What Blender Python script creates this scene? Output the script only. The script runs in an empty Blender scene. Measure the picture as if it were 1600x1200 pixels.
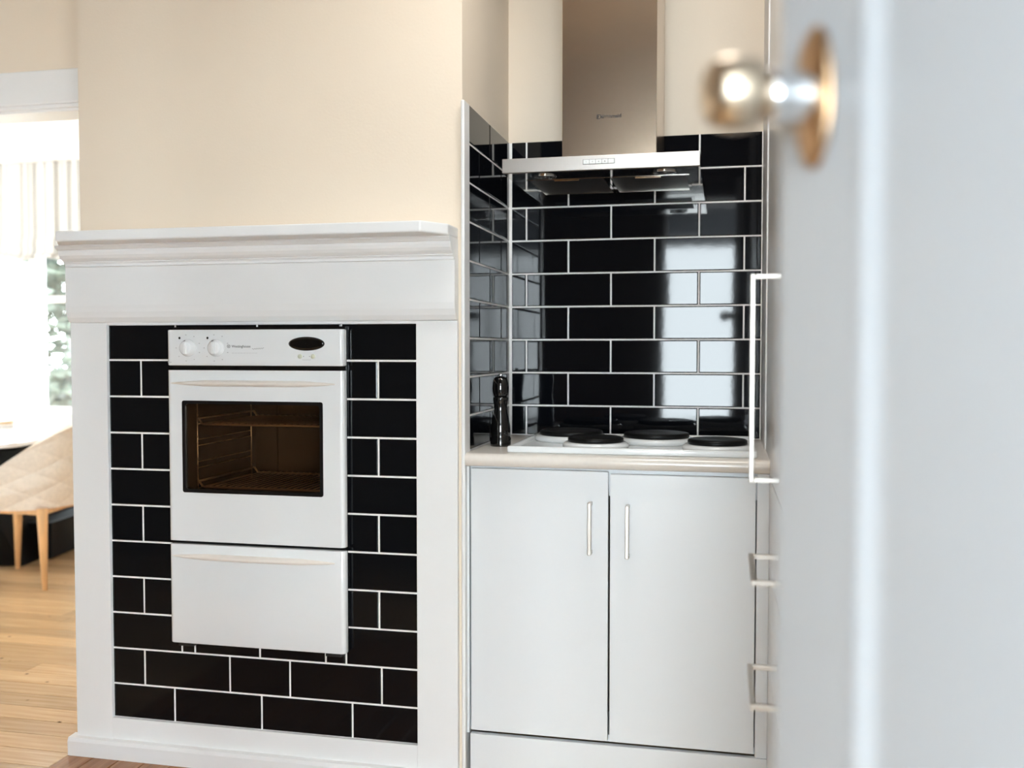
import bpy, bmesh, math, random
from mathutils import Vector, Matrix
random.seed(7)
S = bpy.context.scene
C = S.collection
PI = math.pi

# ------------------------------------------------------------------ camera
H = 1.166
TH, PITCH = 0.2171, 0.0370
fwd = Vector((-math.sin(TH)*math.cos(PITCH), math.cos(TH)*math.cos(PITCH), -math.sin(PITCH)))
right = Vector((math.cos(TH), math.sin(TH), 0))
up = right.cross(fwd)
cam = bpy.data.cameras.new('camera')
cam.sensor_width = 36.0
cam.lens = 36.0*1506.27/1600.0
cam.clip_start = 0.02
cam.dof.use_dof = True
cam.dof.focus_distance = 2.65
cam.dof.aperture_fstop = 1.9
co = bpy.data.objects.new('camera', cam); C.objects.link(co)
co.matrix_world = Matrix(((right.x, up.x, -fwd.x, 0), (right.y, up.y, -fwd.y, 0), (right.z, up.z, -fwd.z, H), (0, 0, 0, 1)))
S.camera = co

# ------------------------------------------------------------------ sky, daylight, exposure
W = bpy.data.worlds.new('overcast_sky'); S.world = W
W.use_nodes = True
wn = W.node_tree.nodes; wl = W.node_tree.links
wn.clear()
wo = wn.new('ShaderNodeOutputWorld'); wb = wn.new('ShaderNodeBackground')
wb.inputs['Color'].default_value = (0.86, 0.945, 1.0, 1)
wb.inputs['Strength'].default_value = 36.0
wl.new(wb.outputs[0], wo.inputs[0])

FILL_LAMP_W = 12.5          # added ceiling fill lamp, out of view
def portal(name, loc, sx, sz, rz, rx=PI/2):
    l = bpy.data.lights.new(name, 'AREA'); l.shape = 'RECTANGLE'; l.size = sx; l.size_y = sz
    l.cycles.is_portal = True
    o = bpy.data.objects.new(name, l); C.objects.link(o)
    o.location = loc; o.rotation_euler = (rx, 0, rz)
    return o
S.view_settings.view_transform = 'Standard'
S.view_settings.look = 'None'
S.view_settings.gamma = 1.0
S.view_settings.use_curve_mapping = False
S.view_settings.exposure = 0.38
S.cycles.use_denoising = True
S.cycles.max_bounces = 14
S.cycles.diffuse_bounces = 8
S.cycles.glossy_bounces = 6
S.cycles.transparent_max_bounces = 12
S.cycles.sample_clamp_indirect = 12.0
S.cycles.caustics_reflective = False
S.cycles.caustics_refractive = False

# ------------------------------------------------------------------ materials
def mat(name, col, rough=0.5, metal=0.0, spec=0.5, bump=0.0, bscale=60.0, var=0.0, vscale=4.0, coat=0.0, stretch=None, bdist=0.002):
    m = bpy.data.materials.new(name); m.use_nodes = True
    nt = m.node_tree; b = nt.nodes['Principled BSDF']
    b.inputs['Base Color'].default_value = (*col, 1)
    b.inputs['Roughness'].default_value = rough
    b.inputs['Metallic'].default_value = metal
    b.inputs['Specular IOR Level'].default_value = spec
    b.inputs['Coat Weight'].default_value = coat
    b.inputs['Coat Roughness'].default_value = 0.05
    tc = nt.nodes.new('ShaderNodeTexCoord'); mp = nt.nodes.new('ShaderNodeMapping')
    nt.links.new(tc.outputs['Object'], mp.inputs['Vector'])
    if stretch: mp.inputs['Scale'].default_value = stretch
    if var > 0:
        n = nt.nodes.new('ShaderNodeTexNoise'); n.inputs['Scale'].default_value = vscale; n.inputs['Detail'].default_value = 4
        r = nt.nodes.new('ShaderNodeValToRGB')
        r.color_ramp.elements[0].position = 0.3; r.color_ramp.elements[1].position = 0.7
        r.color_ramp.elements[0].color = (*[max(0, c*(1-var)) for c in col], 1)
        r.color_ramp.elements[1].color = (*[min(1, c*(1+var)) for c in col], 1)
        nt.links.new(mp.outputs[0], n.inputs['Vector']); nt.links.new(n.outputs['Fac'], r.inputs['Fac'])
        nt.links.new(r.outputs[0], b.inputs['Base Color'])
    if bump > 0:
        n2 = nt.nodes.new('ShaderNodeTexNoise'); n2.inputs['Scale'].default_value = bscale; n2.inputs['Detail'].default_value = 3
        bp = nt.nodes.new('ShaderNodeBump'); bp.inputs['Strength'].default_value = bump; bp.inputs['Distance'].default_value = bdist
        nt.links.new(mp.outputs[0], n2.inputs['Vector']); nt.links.new(n2.outputs['Fac'], bp.inputs['Height'])
        nt.links.new(bp.outputs[0], b.inputs['Normal'])
    return m

M = {}
M['cream_wall'] = mat('cream_wall_paint', (0.76, 0.655, 0.53), 0.6, bump=0.15, bscale=140, var=0.015, vscale=3)
M['dark_front'] = mat('darkened_front_wall', (0.13, 0.085, 0.055), 0.55, var=0.2, vscale=6, stretch=(8, 8, 0.6))  # unseen wall toned dark so tiles and chimney reflect a dim room
M['grey_wall'] = mat('darkened_hall_wall', (0.24, 0.25, 0.265), 0.7, bump=0.1, bscale=120)  # unseen hall walls toned down to cut bounce onto the open door
M['white_wall'] = mat('white_wall_paint', (0.83, 0.82, 0.79), 0.6, bump=0.1, bscale=120)
M['ceiling'] = mat('ceiling_paint', (0.84, 0.83, 0.80), 0.8, bump=0.05)
M['trim'] = mat('white_satin_trim', (0.76, 0.76, 0.755), 0.35, bump=0.06, bscale=40, var=0.012, vscale=6)
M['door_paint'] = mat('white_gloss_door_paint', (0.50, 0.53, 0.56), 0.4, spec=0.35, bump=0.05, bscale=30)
M['cabinet'] = mat('white_melamine', (0.70, 0.72, 0.735), 0.28, bump=0.02, bscale=200, var=0.006)
M['dark_backing'] = mat('dark_gap_backing', (0.05, 0.045, 0.04), 0.7, var=0.1)  # near-black, for the cabinet shade sheet and the slab under the boards
M['grout'] = mat('off_white_grout', (0.88, 0.855, 0.83), 0.85, bump=0.3, bscale=300, var=0.04, vscale=40)
M['tile'] = mat('black_glazed_ceramic', (0.0035, 0.004, 0.0055), 0.045, spec=0.26, bump=0.05, bscale=38, bdist=0.0006)
M['tile_hearth'] = mat('black_satin_ceramic', (0.0035, 0.004, 0.005), 0.09, spec=0.26, bump=0.05, bscale=38, bdist=0.0006)
M['bench'] = mat('cream_laminate', (0.70, 0.655, 0.60), 0.2, bump=0.02, bscale=200, var=0.02, vscale=90)
M['enamel'] = mat('white_enamel', (0.745, 0.76, 0.765), 0.16, coat=0.4, var=0.005)
M['handle_cream'] = mat('cream_plastic', (0.74, 0.69, 0.63), 0.3, var=0.01)
M['black'] = mat('black_gloss_plastic', (0.004, 0.004, 0.004), 0.12, var=0.1)
M['black_matte'] = mat('black_matte_enamel', (0.006, 0.006, 0.006), 0.45, var=0.1)
M['gasket'] = mat('dark_glass_border', (0.006, 0.005, 0.005), 0.3, spec=0.3, var=0.1)
M['oven_in'] = mat('brown_oven_enamel', (0.042, 0.026, 0.014), 0.3, var=0.15, vscale=8)
M['chrome_wire'] = mat('chrome_wire', (0.90, 0.72, 0.52), 0.35, metal=1, var=0.03)
M['steel'] = mat('brushed_steel', (0.55, 0.43, 0.325), 0.2, metal=1, bump=0.05, bscale=60, stretch=(1, 1, 40), bdist=0.0005, var=0.03, vscale=30)
M['steel_fascia'] = mat('brushed_steel_fascia', (0.47, 0.43, 0.395), 0.36, metal=1, bump=0.05, bscale=60, stretch=(40, 1, 1), bdist=0.0005, var=0.03, vscale=30)
M['steel_polish'] = mat('polished_steel', (0.62, 0.58, 0.53), 0.07, metal=1, var=0.02)
M['nickel'] = mat('brushed_nickel', (0.60, 0.56, 0.51), 0.32, metal=1, var=0.03)
M['chrome'] = mat('chrome', (0.80, 0.82, 0.84), 0.06, metal=1, var=0.01)
M['knob_metal'] = mat('aged_nickel', (0.60, 0.50, 0.38), 0.30, metal=1, var=0.08, vscale=20)
M['brass'] = mat('aged_brass', (0.50, 0.33, 0.19), 0.38, metal=1, var=0.12, vscale=20)
M['filter'] = mat('dark_mesh_filter', (0.035, 0.030, 0.026), 0.4, metal=0.6, bump=0.6, bscale=500, bdist=0.001)
M['hotplate'] = mat('black_cast_iron', (0.004, 0.004, 0.004), 0.4, spec=0.18, bump=0.05, bscale=200)
M['button'] = mat('pale_button_plastic', (0.75, 0.77, 0.76), 0.3, var=0.01)
M['green_button'] = mat('pale_green_button', (0.55, 0.57, 0.44), 0.3, var=0.02)
M['print_grey'] = mat('grey_print', (0.16, 0.16, 0.16), 0.5, var=0.05)
M['print_faint'] = mat('faint_grey_print', (0.42, 0.42, 0.42), 0.5, var=0.05)
M['print_dark'] = mat('dark_print', (0.02, 0.012, 0.01), 0.4, var=0.05)
M['mill'] = mat('black_lacquer', (0.004, 0.004, 0.004), 0.08, coat=0.5, var=0.1)
M['fabric'] = mat('cream_quilted_fabric', (0.76, 0.70, 0.62), 0.85, bump=0.5, bscale=350, var=0.06, vscale=60)
M['ash'] = mat('pale_ash_wood', (0.66, 0.40, 0.19), 0.4, var=0.16, vscale=10, stretch=(6, 6, 0.6), bump=0.05)
M['table_top'] = mat('white_gloss_table', (0.80, 0.80, 0.79), 0.12, var=0.01)
M['table_black'] = mat('black_table_base', (0.0025, 0.002, 0.002), 0.5, spec=0.12, var=0.1)
M['blind'] = mat('white_linen_blind', (0.48, 0.48, 0.47), 0.9, bump=0.2, bscale=300)
M['leaf'] = mat('pale_green_leaf', (0.046, 0.058, 0.042), 0.7, var=0.6, vscale=3)
M['bark'] = mat('grey_bark', (0.13, 0.10, 0.08), 0.9, bump=0.5, bscale=30, var=0.2)
M['lawn'] = mat('dry_lawn', (0.06, 0.06, 0.045), 0.95, bump=0.5, bscale=40, var=0.3, vscale=1.5)
M['dish_white'] = mat('white_glazed_dish', (0.76, 0.73, 0.70), 0.2, var=0.01)
M['dish_wood'] = mat('light_wood_lid', (0.55, 0.36, 0.17), 0.45, var=0.15, vscale=20)

def wood_floor(name, axis, base, dark):
    m = bpy.data.materials.new(name); m.use_nodes = True
    nt = m.node_tree; b = nt.nodes['Principled BSDF']
    tc = nt.nodes.new('ShaderNodeTexCoord'); oi = nt.nodes.new('ShaderNodeObjectInfo')
    mp = nt.nodes.new('ShaderNodeMapping')
    mp.inputs['Scale'].default_value = (1.2, 22, 8) if axis == 'X' else (22, 1.2, 8)
    ad = nt.nodes.new('ShaderNodeVectorMath'); ad.operation = 'ADD'
    sc = nt.nodes.new('ShaderNodeVectorMath'); sc.operation = 'SCALE'; sc.inputs['Scale'].default_value = 40
    cb = nt.nodes.new('ShaderNodeCombineXYZ')
    nt.links.new(oi.outputs['Random'], cb.inputs[0]); nt.links.new(oi.outputs['Random'], cb.inputs[1])
    nt.links.new(cb.outputs[0], sc.inputs[0])
    nt.links.new(tc.outputs['Object'], ad.inputs[0]); nt.links.new(sc.outputs[0], ad.inputs[1])
    nt.links.new(ad.outputs[0], mp.inputs['Vector'])
    n = nt.nodes.new('ShaderNodeTexNoise'); n.inputs['Scale'].default_value = 3; n.inputs['Detail'].default_value = 6
    nt.links.new(mp.outputs[0], n.inputs['Vector'])
    r = nt.nodes.new('ShaderNodeValToRGB')
    r.color_ramp.elements[0].position = 0.3; r.color_ramp.elements[1].position = 0.72
    r.color_ramp.elements[0].color = (*dark, 1); r.color_ramp.elements[1].color = (*base, 1)
    nt.links.new(n.outputs['Fac'], r.inputs['Fac'])
    # board to board tone
    mr = nt.nodes.new('ShaderNodeMapRange'); mr.inputs['To Min'].default_value = 0.82; mr.inputs['To Max'].default_value = 1.12
    nt.links.new(oi.outputs['Random'], mr.inputs['Value'])
    mu = nt.nodes.new('ShaderNodeVectorMath'); mu.operation = 'SCALE'
    nt.links.new(r.outputs[0], mu.inputs[0]); nt.links.new(mr.outputs[0], mu.inputs['Scale'])
    # small dark nail holes and knots
    vo = nt.nodes.new('ShaderNodeTexVoronoi'); vo.inputs['Scale'].default_value = 7
    nt.links.new(ad.outputs[0], vo.inputs['Vector'])
    cr = nt.nodes.new('ShaderNodeValToRGB'); cr.color_ramp.elements[0].position = 0.03; cr.color_ramp.elements[1].position = 0.07
    cr.color_ramp.elements[0].color = (0.12, 0.07, 0.03, 1); cr.color_ramp.elements[1].color = (1, 1, 1, 1)
    nt.links.new(vo.outputs['Distance'], cr.inputs['Fac'])
    mm = nt.nodes.new('ShaderNodeVectorMath'); mm.operation = 'MULTIPLY'
    nt.links.new(mu.outputs[0], mm.inputs[0]); nt.links.new(cr.outputs[0], mm.inputs[1])
    nt.links.new(mm.outputs[0], b.inputs['Base Color'])
    b.inputs['Roughness'].default_value = 0.24
    b.inputs['Specular IOR Level'].default_value = 0.6
    bp = nt.nodes.new('ShaderNodeBump'); bp.inputs['Strength'].default_value = 0.06; bp.inputs['Distance'].default_value = 0.002
    nt.links.new(n.outputs['Fac'], bp.inputs['Height']); nt.links.new(bp.outputs[0], b.inputs['Normal'])
    return m
M['floor_x'] = wood_floor('honey_boards_with_glare', 'X', (0.70, 0.49, 0.285), (0.55, 0.345, 0.17))  # window glare on the boards is lightened into their base colour
M['floor_y'] = wood_floor('amber_hearth_boards', 'Y', (0.42, 0.19, 0.07), (0.28, 0.11, 0.035))

def glass(name, tint, refl_rough=0.02):
    m = bpy.data.materials.new(name); m.use_nodes = True
    nt = m.node_tree; nt.nodes.clear()
    o = nt.nodes.new('ShaderNodeOutputMaterial'); mx = nt.nodes.new('ShaderNodeMixShader')
    t = nt.nodes.new('ShaderNodeBsdfTransparent'); g = nt.nodes.new('ShaderNodeBsdfGlossy'); f = nt.nodes.new('ShaderNodeFresnel')
    t.inputs['Color'].default_value = (*tint, 1); g.inputs['Roughness'].default_value = refl_rough
    f.inputs['IOR'].default_value = 1.45
    nt.links.new(f.outputs[0], mx.inputs[0]); nt.links.new(t.outputs[0], mx.inputs[1]); nt.links.new(g.outputs[0], mx.inputs[2])
    nt.links.new(mx.outputs[0], o.inputs[0])
    return m
M['oven_glass'] = glass('smoked_oven_glass', (0.86, 0.77, 0.66))
M['window_glass'] = glass('window_glass', (0.97, 0.98, 0.98))

def translucent(m, w=0.45):
    nt = m.node_tree; b = nt.nodes['Principled BSDF']; o = nt.nodes['Material Output']
    t = nt.nodes.new('ShaderNodeBsdfTranslucent'); t.inputs['Color'].default_value = b.inputs['Base Color'].default_value
    mx = nt.nodes.new('ShaderNodeMixShader'); mx.inputs[0].default_value = w
    nt.links.new(b.outputs[0], mx.inputs[1]); nt.links.new(t.outputs[0], mx.inputs[2]); nt.links.new(mx.outputs[0], o.inputs['Surface'])
translucent(M['blind'], 0.012); translucent(M['leaf'], 0.2)

# ------------------------------------------------------------------ geometry helpers
def BM(): return bmesh.new()

def box(bm, x0, x1, y0, y1, z0, z1, bev=0.0, seg=2, edges=None):
    r = bmesh.ops.create_cube(bm, size=1.0)
    vs = r['verts']
    for v in vs:
        v.co = Vector(((x0+x1)/2 + v.co.x*(x1-x0), (y0+y1)/2 + v.co.y*(y1-y0), (z0+z1)/2 + v.co.z*(z1-z0)))
    if bev > 0:
        es = {e for v in vs for e in v.link_edges}
        if edges: es = {e for e in es if edges(e)}
        bmesh.ops.bevel(bm, geom=list(es), offset=bev, segments=seg, profile=0.5, affect='EDGES')

def prism(bm, pts, axis, a, b, bev=0.0, seg=2):
    """pts: 2-D outline; axis 'X': pts are (y,z); 'Y': (x,z); 'Z': (x,y)"""
    def mk(p, t):
        return {'X': (t, p[0], p[1]), 'Y': (p[0], t, p[1]), 'Z': (p[0], p[1], t)}[axis]
    va = [bm.verts.new(mk(p, a)) for p in pts]; vb = [bm.verts.new(mk(p, b)) for p in pts]
    n = len(pts)
    f = [bm.faces.new(va), bm.faces.new(vb[::-1])]
    for i in range(n):
        f.append(bm.faces.new((va[i], vb[i], vb[(i+1) % n], va[(i+1) % n])))
    bmesh.ops.recalc_face_normals(bm, faces=f)
    if bev > 0:
        es = {e for q in f for e in q.edges}
        bmesh.ops.bevel(bm, geom=list(es), offset=bev, segments=seg, profile=0.5, affect='EDGES')

def lathe(bm, prof, c, axis='Z', n=40, cap=True, sx=1.0):
    """prof list of (r, t) along axis from c"""
    rings = []
    for r, t in prof:
        ring = []
        for i in range(n):
            a = 2*PI*i/n; u, v = r*math.cos(a)*sx, r*math.sin(a)
            p = {'Z': (u, v, t), 'Y': (u, t, v), 'X': (t, u, v)}[axis]
            ring.append(bm.verts.new((c[0]+p[0], c[1]+p[1], c[2]+p[2])))
        rings.append(ring)
    fs = []
    for a, b in zip(rings, rings[1:]):
        for i in range(n):
            fs.append(bm.faces.new((a[i], a[(i+1) % n], b[(i+1) % n], b[i])))
    if cap:
        fs.append(bm.faces.new(rings[0][::-1])); fs.append(bm.faces.new(rings[-1]))
    bmesh.ops.recalc_face_normals(bm, faces=fs)
    for f in fs: f.smooth = True

def tube(bm, pts, r, n=8, sq=False):
    pts = [Vector(p) for p in pts]; rings = []
    for i, p in enumerate(pts):
        t = (pts[min(i+1, len(pts)-1)] - pts[max(i-1, 0)]).normalized()
        u = t.cross(Vector((0, 0, 1)))
        if u.length < 1e-3: u = t.cross(Vector((0, 1, 0)))
        u.normalize(); w = t.cross(u)
        rr = r[i] if isinstance(r, (list, tuple)) else r
        ring = []
        for k in range(n):
            a = 2*PI*(k+(0.5 if sq else 0))/n
            ring.append(bm.verts.new(p + u*math.cos(a)*rr + w*math.sin(a)*rr))
        rings.append(ring)
    fs = []
    for a, b in zip(rings, rings[1:]):
        for k in range(n): fs.append(bm.faces.new((a[k], a[(k+1) % n], b[(k+1) % n], b[k])))
    fs.append(bm.faces.new(rings[0])); fs.append(bm.faces.new(rings[-1][::-1]))
    bmesh.ops.recalc_face_normals(bm, faces=fs)
    if not sq:
        for f in fs[:-2]: f.smooth = True

def wloc(o):
    v = Vector((0, 0, 0))
    while o is not None:
        v += o.location; o = o.parent
    return v

def obj(name, bm, m, parent=None, local=False, origin=None):
    me = bpy.data.meshes.new(name)
    off = Vector((0, 0, 0))
    if not local: off = wloc(parent)
    if origin is not None: off = Vector(origin)
    if off.length > 0: bmesh.ops.translate(bm, verts=bm.verts, vec=-off)
    bm.to_mesh(me); bm.free()
    me.materials.append(m)
    o = bpy.data.objects.new(name, me); C.objects.link(o)
    if origin is not None: o.location = Vector(origin) - wloc(parent)
    if parent is not None: o.parent = parent
    return o

def tag(o, label, cat, group=None, kind=None):
    o['label'] = label
    if cat: o['category'] = cat
    if group: o['group'] = group
    if kind: o['kind'] = kind
    return o

def thing(name, label, cat, loc=(0, 0, 0), rz=0.0, group=None, kind=None):
    o = bpy.data.objects.new(name, None); C.objects.link(o); o.empty_display_size = 0.05
    o.location = loc; o.rotation_euler = (0, 0, rz)
    return tag(o, label, cat, group, kind)

def struct(name, bm, m, label):
    o = obj(name, bm, m); o['kind'] = 'structure'; o['label'] = label
    return o

def copy_tree(o, parent=None):
    c = o.copy(); C.objects.link(c)
    if parent is not None:
        c.parent = parent
    for ch in list(o.children): copy_tree(ch, c)
    return c

def smooth(o, ang=0.6):
    for p in o.data.polygons: p.use_smooth = True
    o.data.set_sharp_from_angle(angle=ang)
    return o

def text_obj(name, s, size, m, parent, loc, rot, shear=0.0, depth=0.0003, bold=0.0):
    cu = bpy.data.curves.new(name, 'FONT'); cu.body = s; cu.size = size; cu.extrude = depth; cu.shear = shear
    cu.align_x = 'CENTER'; cu.align_y = 'CENTER'; cu.offset = bold
    t = bpy.data.objects.new(name+'_tmp', cu)
    me = bpy.data.meshes.new_from_object(t)
    bpy.data.objects.remove(t)
    me.materials.append(m)
    me.transform(Matrix.Rotation(PI/2, 4, 'X'))
    o = bpy.data.objects.new(name, me); C.objects.link(o)
    o.location = Vector(loc) - wloc(parent); o.rotation_euler = rot
    o.parent = parent
    return o

# tiles: shared pillowed boxes, glazed face towards -Y, origin at the face centre
TILE = {}
def tile_mesh(w, h, m):
    k = (round(w, 4), round(h, 4), m.name)
    if k in TILE: return TILE[k]
    bm = BM()
    def ring(ins, y):
        a, b = w/2-ins, h/2-ins
        return [bm.verts.new((sx*a, y, sz*b)) for sx, sz in ((-1, -1), (1, -1), (1, 1), (-1, 1))]
    rs = [ring(0, 0.008), ring(0, 0.0018), ring(0.0009, 0.0006), ring(0.0026, 0.0)]
    for a, b in zip(rs, rs[1:]):
        for i in range(4): bm.faces.new((a[i], a[(i+1) % 4], b[(i+1) % 4], b[i]))
    bm.faces.new(rs[-1])
    bmesh.ops.recalc_face_normals(bm, faces=bm.faces)
    me = bpy.data.meshes.new('tile'); bm.to_mesh(me); bm.free(); me.materials.append(m)
    TILE[k] = me
    return me
G = 0.0050
def tile(parent, u0, u1, z0, z1, face, depth, m, jit=1.0):
    """face 'B': faces -Y at y=depth, u is x; face 'S': faces +X at x=depth, u is y"""
    w, h = u1-u0-G, z1-z0-G
    if w < 0.006 or h < 0.006: return
    o = bpy.data.objects.new('tile', tile_mesh(w, h, m)); C.objects.link(o); o.parent = parent
    a, b = random.gauss(0, 0.0022)*jit, random.gauss(0, 0.0022)*jit
    if face == 'B':
        o.location = Vector(((u0+u1)/2, depth, (z0+z1)/2)) - wloc(parent); o.rotation_euler = (a, 0, b)
    else:
        o.location = Vector((depth, (u0+u1)/2, (z0+z1)/2)) - wloc(parent); o.rotation_euler = (a, 0, PI/2+b)

# ------------------------------------------------------------------ room shell
YB, YF, XS, XR = 2.9575, 2.412, -0.660, 0.112
CEIL, HY0 = 2.80, -5.7
bm = BM()
box(bm, -4.7, 2.3, HY0, 2.96, -0.16, -0.022)
box(bm, -8.0, 0.4, 2.96, 6.75, -0.16, -0.022)
floor = struct('floor', bm, M['dark_backing'], 'timber floor of honey coloured boards through kitchen and dining room')
bm = BM()
box(bm, -4.7, 2.3, HY0, 3.08, CEIL, CEIL+0.1)
struct('ceiling', bm, M['ceiling'], 'white ceiling over the kitchen')
bm = BM()
box(bm, -8.0, 0.4, 3.08, 6.75, 2.95, 3.05)
struct('ceiling', bm, M['ceiling'], 'white ceiling over the dining room')
# back wall of the kitchen with the wide opening to the dining room
bm = BM()
box(bm, -1.95, 1.6, YB+0.008, 3.08, 0, CEIL)
box(bm, -4.2, -1.95, YB+0.008, 3.08, 2.05, CEIL)
box(bm, -4.6, -4.2, YB+0.008, 3.08, 0, CEIL)
wall_back = struct('wall_back', bm, M['cream_wall'], 'cream back wall of the cooking nook and above the dining room opening')
# chimney breast: front, nook side, left side; front has the oven recess
bm = BM()
BL, BR, BY = -1.787, -0.665, 2.420
OX0, OX1, OZ0, OZ1 = -1.475, -0.995, 0.36, 1.20
box(bm, BL, OX0, BY, BY+0.06, 0, CEIL)
box(bm, OX1, BR, BY, BY+0.06, 0, CEIL)
box(bm, OX0, OX1, BY, BY+0.06, OZ1, CEIL)
box(bm, OX0, OX1, BY, BY+0.06, 0, OZ0)
box(bm, BR-0.05, BR, BY+0.06, YB+0.008, 0, CEIL)
box(bm, BL, BL+0.05, BY+0.06, YB+0.008, 0, CEIL)
wall_breast = struct('wall_breast', bm, M['cream_wall'], 'cream painted chimney breast that holds the built-in oven')
bm = BM(); box(bm, -4.7, -4.6, -0.12, YB+0.12, 0, CEIL)
struct('wall_left', bm, M['cream_wall'], 'cream left wall of the kitchen, outside the frame')
bm = BM(); box(bm, 0.75, 0.85, -0.12, 3.08, 0, CEIL)
struct('wall_right', bm, M['cream_wall'], 'cream right wall of the kitchen behind the tall cabinet')
# wall the camera looks away from: doorway at the camera, window added to its left for light
DX0, DX1 = -0.36, 0.40
WX0, WX1, WZ0, WZ1 = -4.50, -3.95, 0.30, 1.70
bm = BM()
box(bm, -4.6, WX0, -0.12, 0, 0, CEIL)
box(bm, WX0, WX1, -0.12, 0, 0, WZ0)
box(bm, WX0, WX1, -0.12, 0, WZ1, CEIL)
box(bm, WX1, DX0, -0.12, 0, 0, CEIL)
box(bm, DX0, DX1, -0.12, 0, 2.06, CEIL)
box(bm, DX1, 0.75, -0.12, 0, 0, CEIL)
struct('wall_front', bm, M['dark_front'], 'unseen wall darkened for its reflections, with the doorway the picture is taken from')
# hall behind the doorway, glazed at its end
HWX0, HWX1, HWZ0, HWZ1, HY = -0.80, 2.05, 0.25, 2.42, -5.5
bm = BM()
box(bm, -1.15, -1.05, HY-0.1, -0.12, 0, CEIL); box(bm, 0.85, 2.2, -0.12, -0.02, 0, CEIL)
box(bm, 2.2, 2.3, HY-0.1, -5.2, 0, CEIL); box(bm, 2.2, 2.3, -0.5, -0.02, 0, CEIL)
box(bm, 2.2, 2.3, -5.2, -0.5, 0, 0.3); box(bm, 2.2, 2.3, -5.2, -0.5, 2.45, CEIL)  # unseen side opening added to light the fireplace from the right
box(bm, -1.05, HWX0, HY-0.1, HY, 0, CEIL); box(bm, HWX1, 2.2, HY-0.1, HY, 0, CEIL)
box(bm, HWX0, HWX1, HY-0.1, HY, HWZ1, CEIL); box(bm, HWX0, HWX1, HY-0.1, HY, 0, HWZ0)
struct('wall_hall', bm, M['grey_wall'], 'darkened walls of the porch hall behind the doorway')
# dining room shell
DWX0, DWX1, DWZ0, DWZ1 = -5.90, -4.20, 0.30, 2.62
DY = 6.5
bm = BM()
box(bm, -7.9, DWX0, DY, DY+0.15, 0, 2.95); box(bm, DWX1, 0.3, DY, DY+0.15, 0, 2.95)
box(bm, DWX0, DWX1, DY, DY+0.15, DWZ1, 2.95); box(bm, DWX0, DWX1, DY, DY+0.15, 0, DWZ0)
struct('wall_dining', bm, M['white_wall'], 'white window wall of the dining room')
bm = BM()
box(bm, -7.9, -7.8, 3.08, 3.5, 0, 2.95); box(bm, -7.9, -7.8, 4.42, DY, 0, 2.95)
box(bm, -7.9, -7.8, 3.5, 4.42, 0, 0.4); box(bm, -7.9, -7.8, 3.5, 4.42, 2.3, 2.95)  # side opening out of view, added to brighten the dining room
box(bm, 0.3, 0.4, 3.08, DY+0.15, 0, 2.95)
box(bm, -7.9, -4.6, 2.98, 3.08, 0, 2.95)
struct('wall_side', bm, M['white_wall'], 'white side walls of the dining room')

portal('hall_window_portal', ((HWX0+HWX1)/2, HY+0.02, (HWZ0+HWZ1)/2), HWX1-HWX0, HWZ1-HWZ0, 0, PI/2)
portal('added_window_portal', ((WX0+WX1)/2, -0.02, (WZ0+WZ1)/2), WX1-WX0, WZ1-WZ0, 0, PI/2)
portal('dining_window_portal', ((DWX0+DWX1)/2, DY-0.03, (DWZ0+DWZ1)/2), DWX1-DWX0, DWZ1-DWZ0, 0, -PI/2)

portal('dining_side_portal', (-7.78, 3.96, 1.35), 0.92, 1.9, -PI/2, PI/2)

# unseen ceiling lamp added to brighten the nook walls
bl = thing('added_fill_lamp', 'added white ceiling fill lamp out of view, brightens the nook', 'light', (-0.13, 1.96, CEIL))
bm = BM(); box(bm, -0.45, 0.19, 1.89, 2.03, CEIL-0.035, CEIL-0.0005, 0.004); obj('batten', bm, M['trim'], bl)
lamp = bpy.data.lights.new('fill_lamp_tube', 'AREA'); lamp.shape = 'RECTANGLE'; lamp.size = 0.6; lamp.size_y = 0.11
lamp.energy = FILL_LAMP_W; lamp.color = (1.0, 0.97, 0.92)
lo = bpy.data.objects.new('fill_lamp_tube', lamp); C.objects.link(lo); lo.location = (-0.13, 1.96, CEIL-0.037)
portal('hall_side_portal', (2.18, -2.85, 1.375), 4.7, 2.15, PI/2, PI/2)

# windows
def window(name, label, x0, x1, z0, z1, yc, mull, bars, m=M['trim'], th=0.05):
    w = thing(name, label, 'window', ((x0+x1)/2, yc, z0), kind='structure')
    bm = BM(); f = 0.06
    box(bm, x0, x0+f, yc-th/2, yc+th/2, z0, z1); box(bm, x1-f, x1, yc-th/2, yc+th/2, z0, z1)
    box(bm, x0+f, x1-f, yc-th/2, yc+th/2, z0, z0+f); box(bm, x0+f, x1-f, yc-th/2, yc+th/2, z1-f, z1)
    obj('frame', bm, m, w)
    for a, b in mull:
        bm = BM(); box(bm, a, b, yc-th/2, yc+th/2, z0+f, z1-f, 0.004); obj('mullion', bm, m, w)
    for a, b, zl, zh in bars:
        bm = BM(); box(bm, a, b, yc-th/2+0.004, yc+th/2-0.004, zl, zh, 0.003); obj('glazing_bar', bm, m, w)
    bm = BM(); box(bm, x0+f, x1-f, yc-0.003, yc+0.003, z0+f, z1-f); obj('pane', bm, M['window_glass'], w)
    return w
window('window_1', 'bright white framed dining room window with garden foliage behind', DWX0, DWX1, DWZ0, DWZ1, DY+0.08,
       [(-5.535, -5.465), (-5.30, -5.195)],
       [(-5.195, -4.26, 1.521, 1.57), (-5.195, -4.26, 0.634, 0.708), (-5.84, -5.535, 1.521, 1.57), (-5.84, -5.535, 0.634, 0.708)])
window('window_2', 'added white framed window out of view, lights the kitchen from the left', WX0, WX1, WZ0, WZ1, -0.07, [], [])
window('window_3', 'glazed end of the porch hall behind the camera', HWX0, HWX1, HWZ0, HWZ1, HY-0.05, [(0.36, 0.42), (1.3, 1.36)], [])

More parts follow.
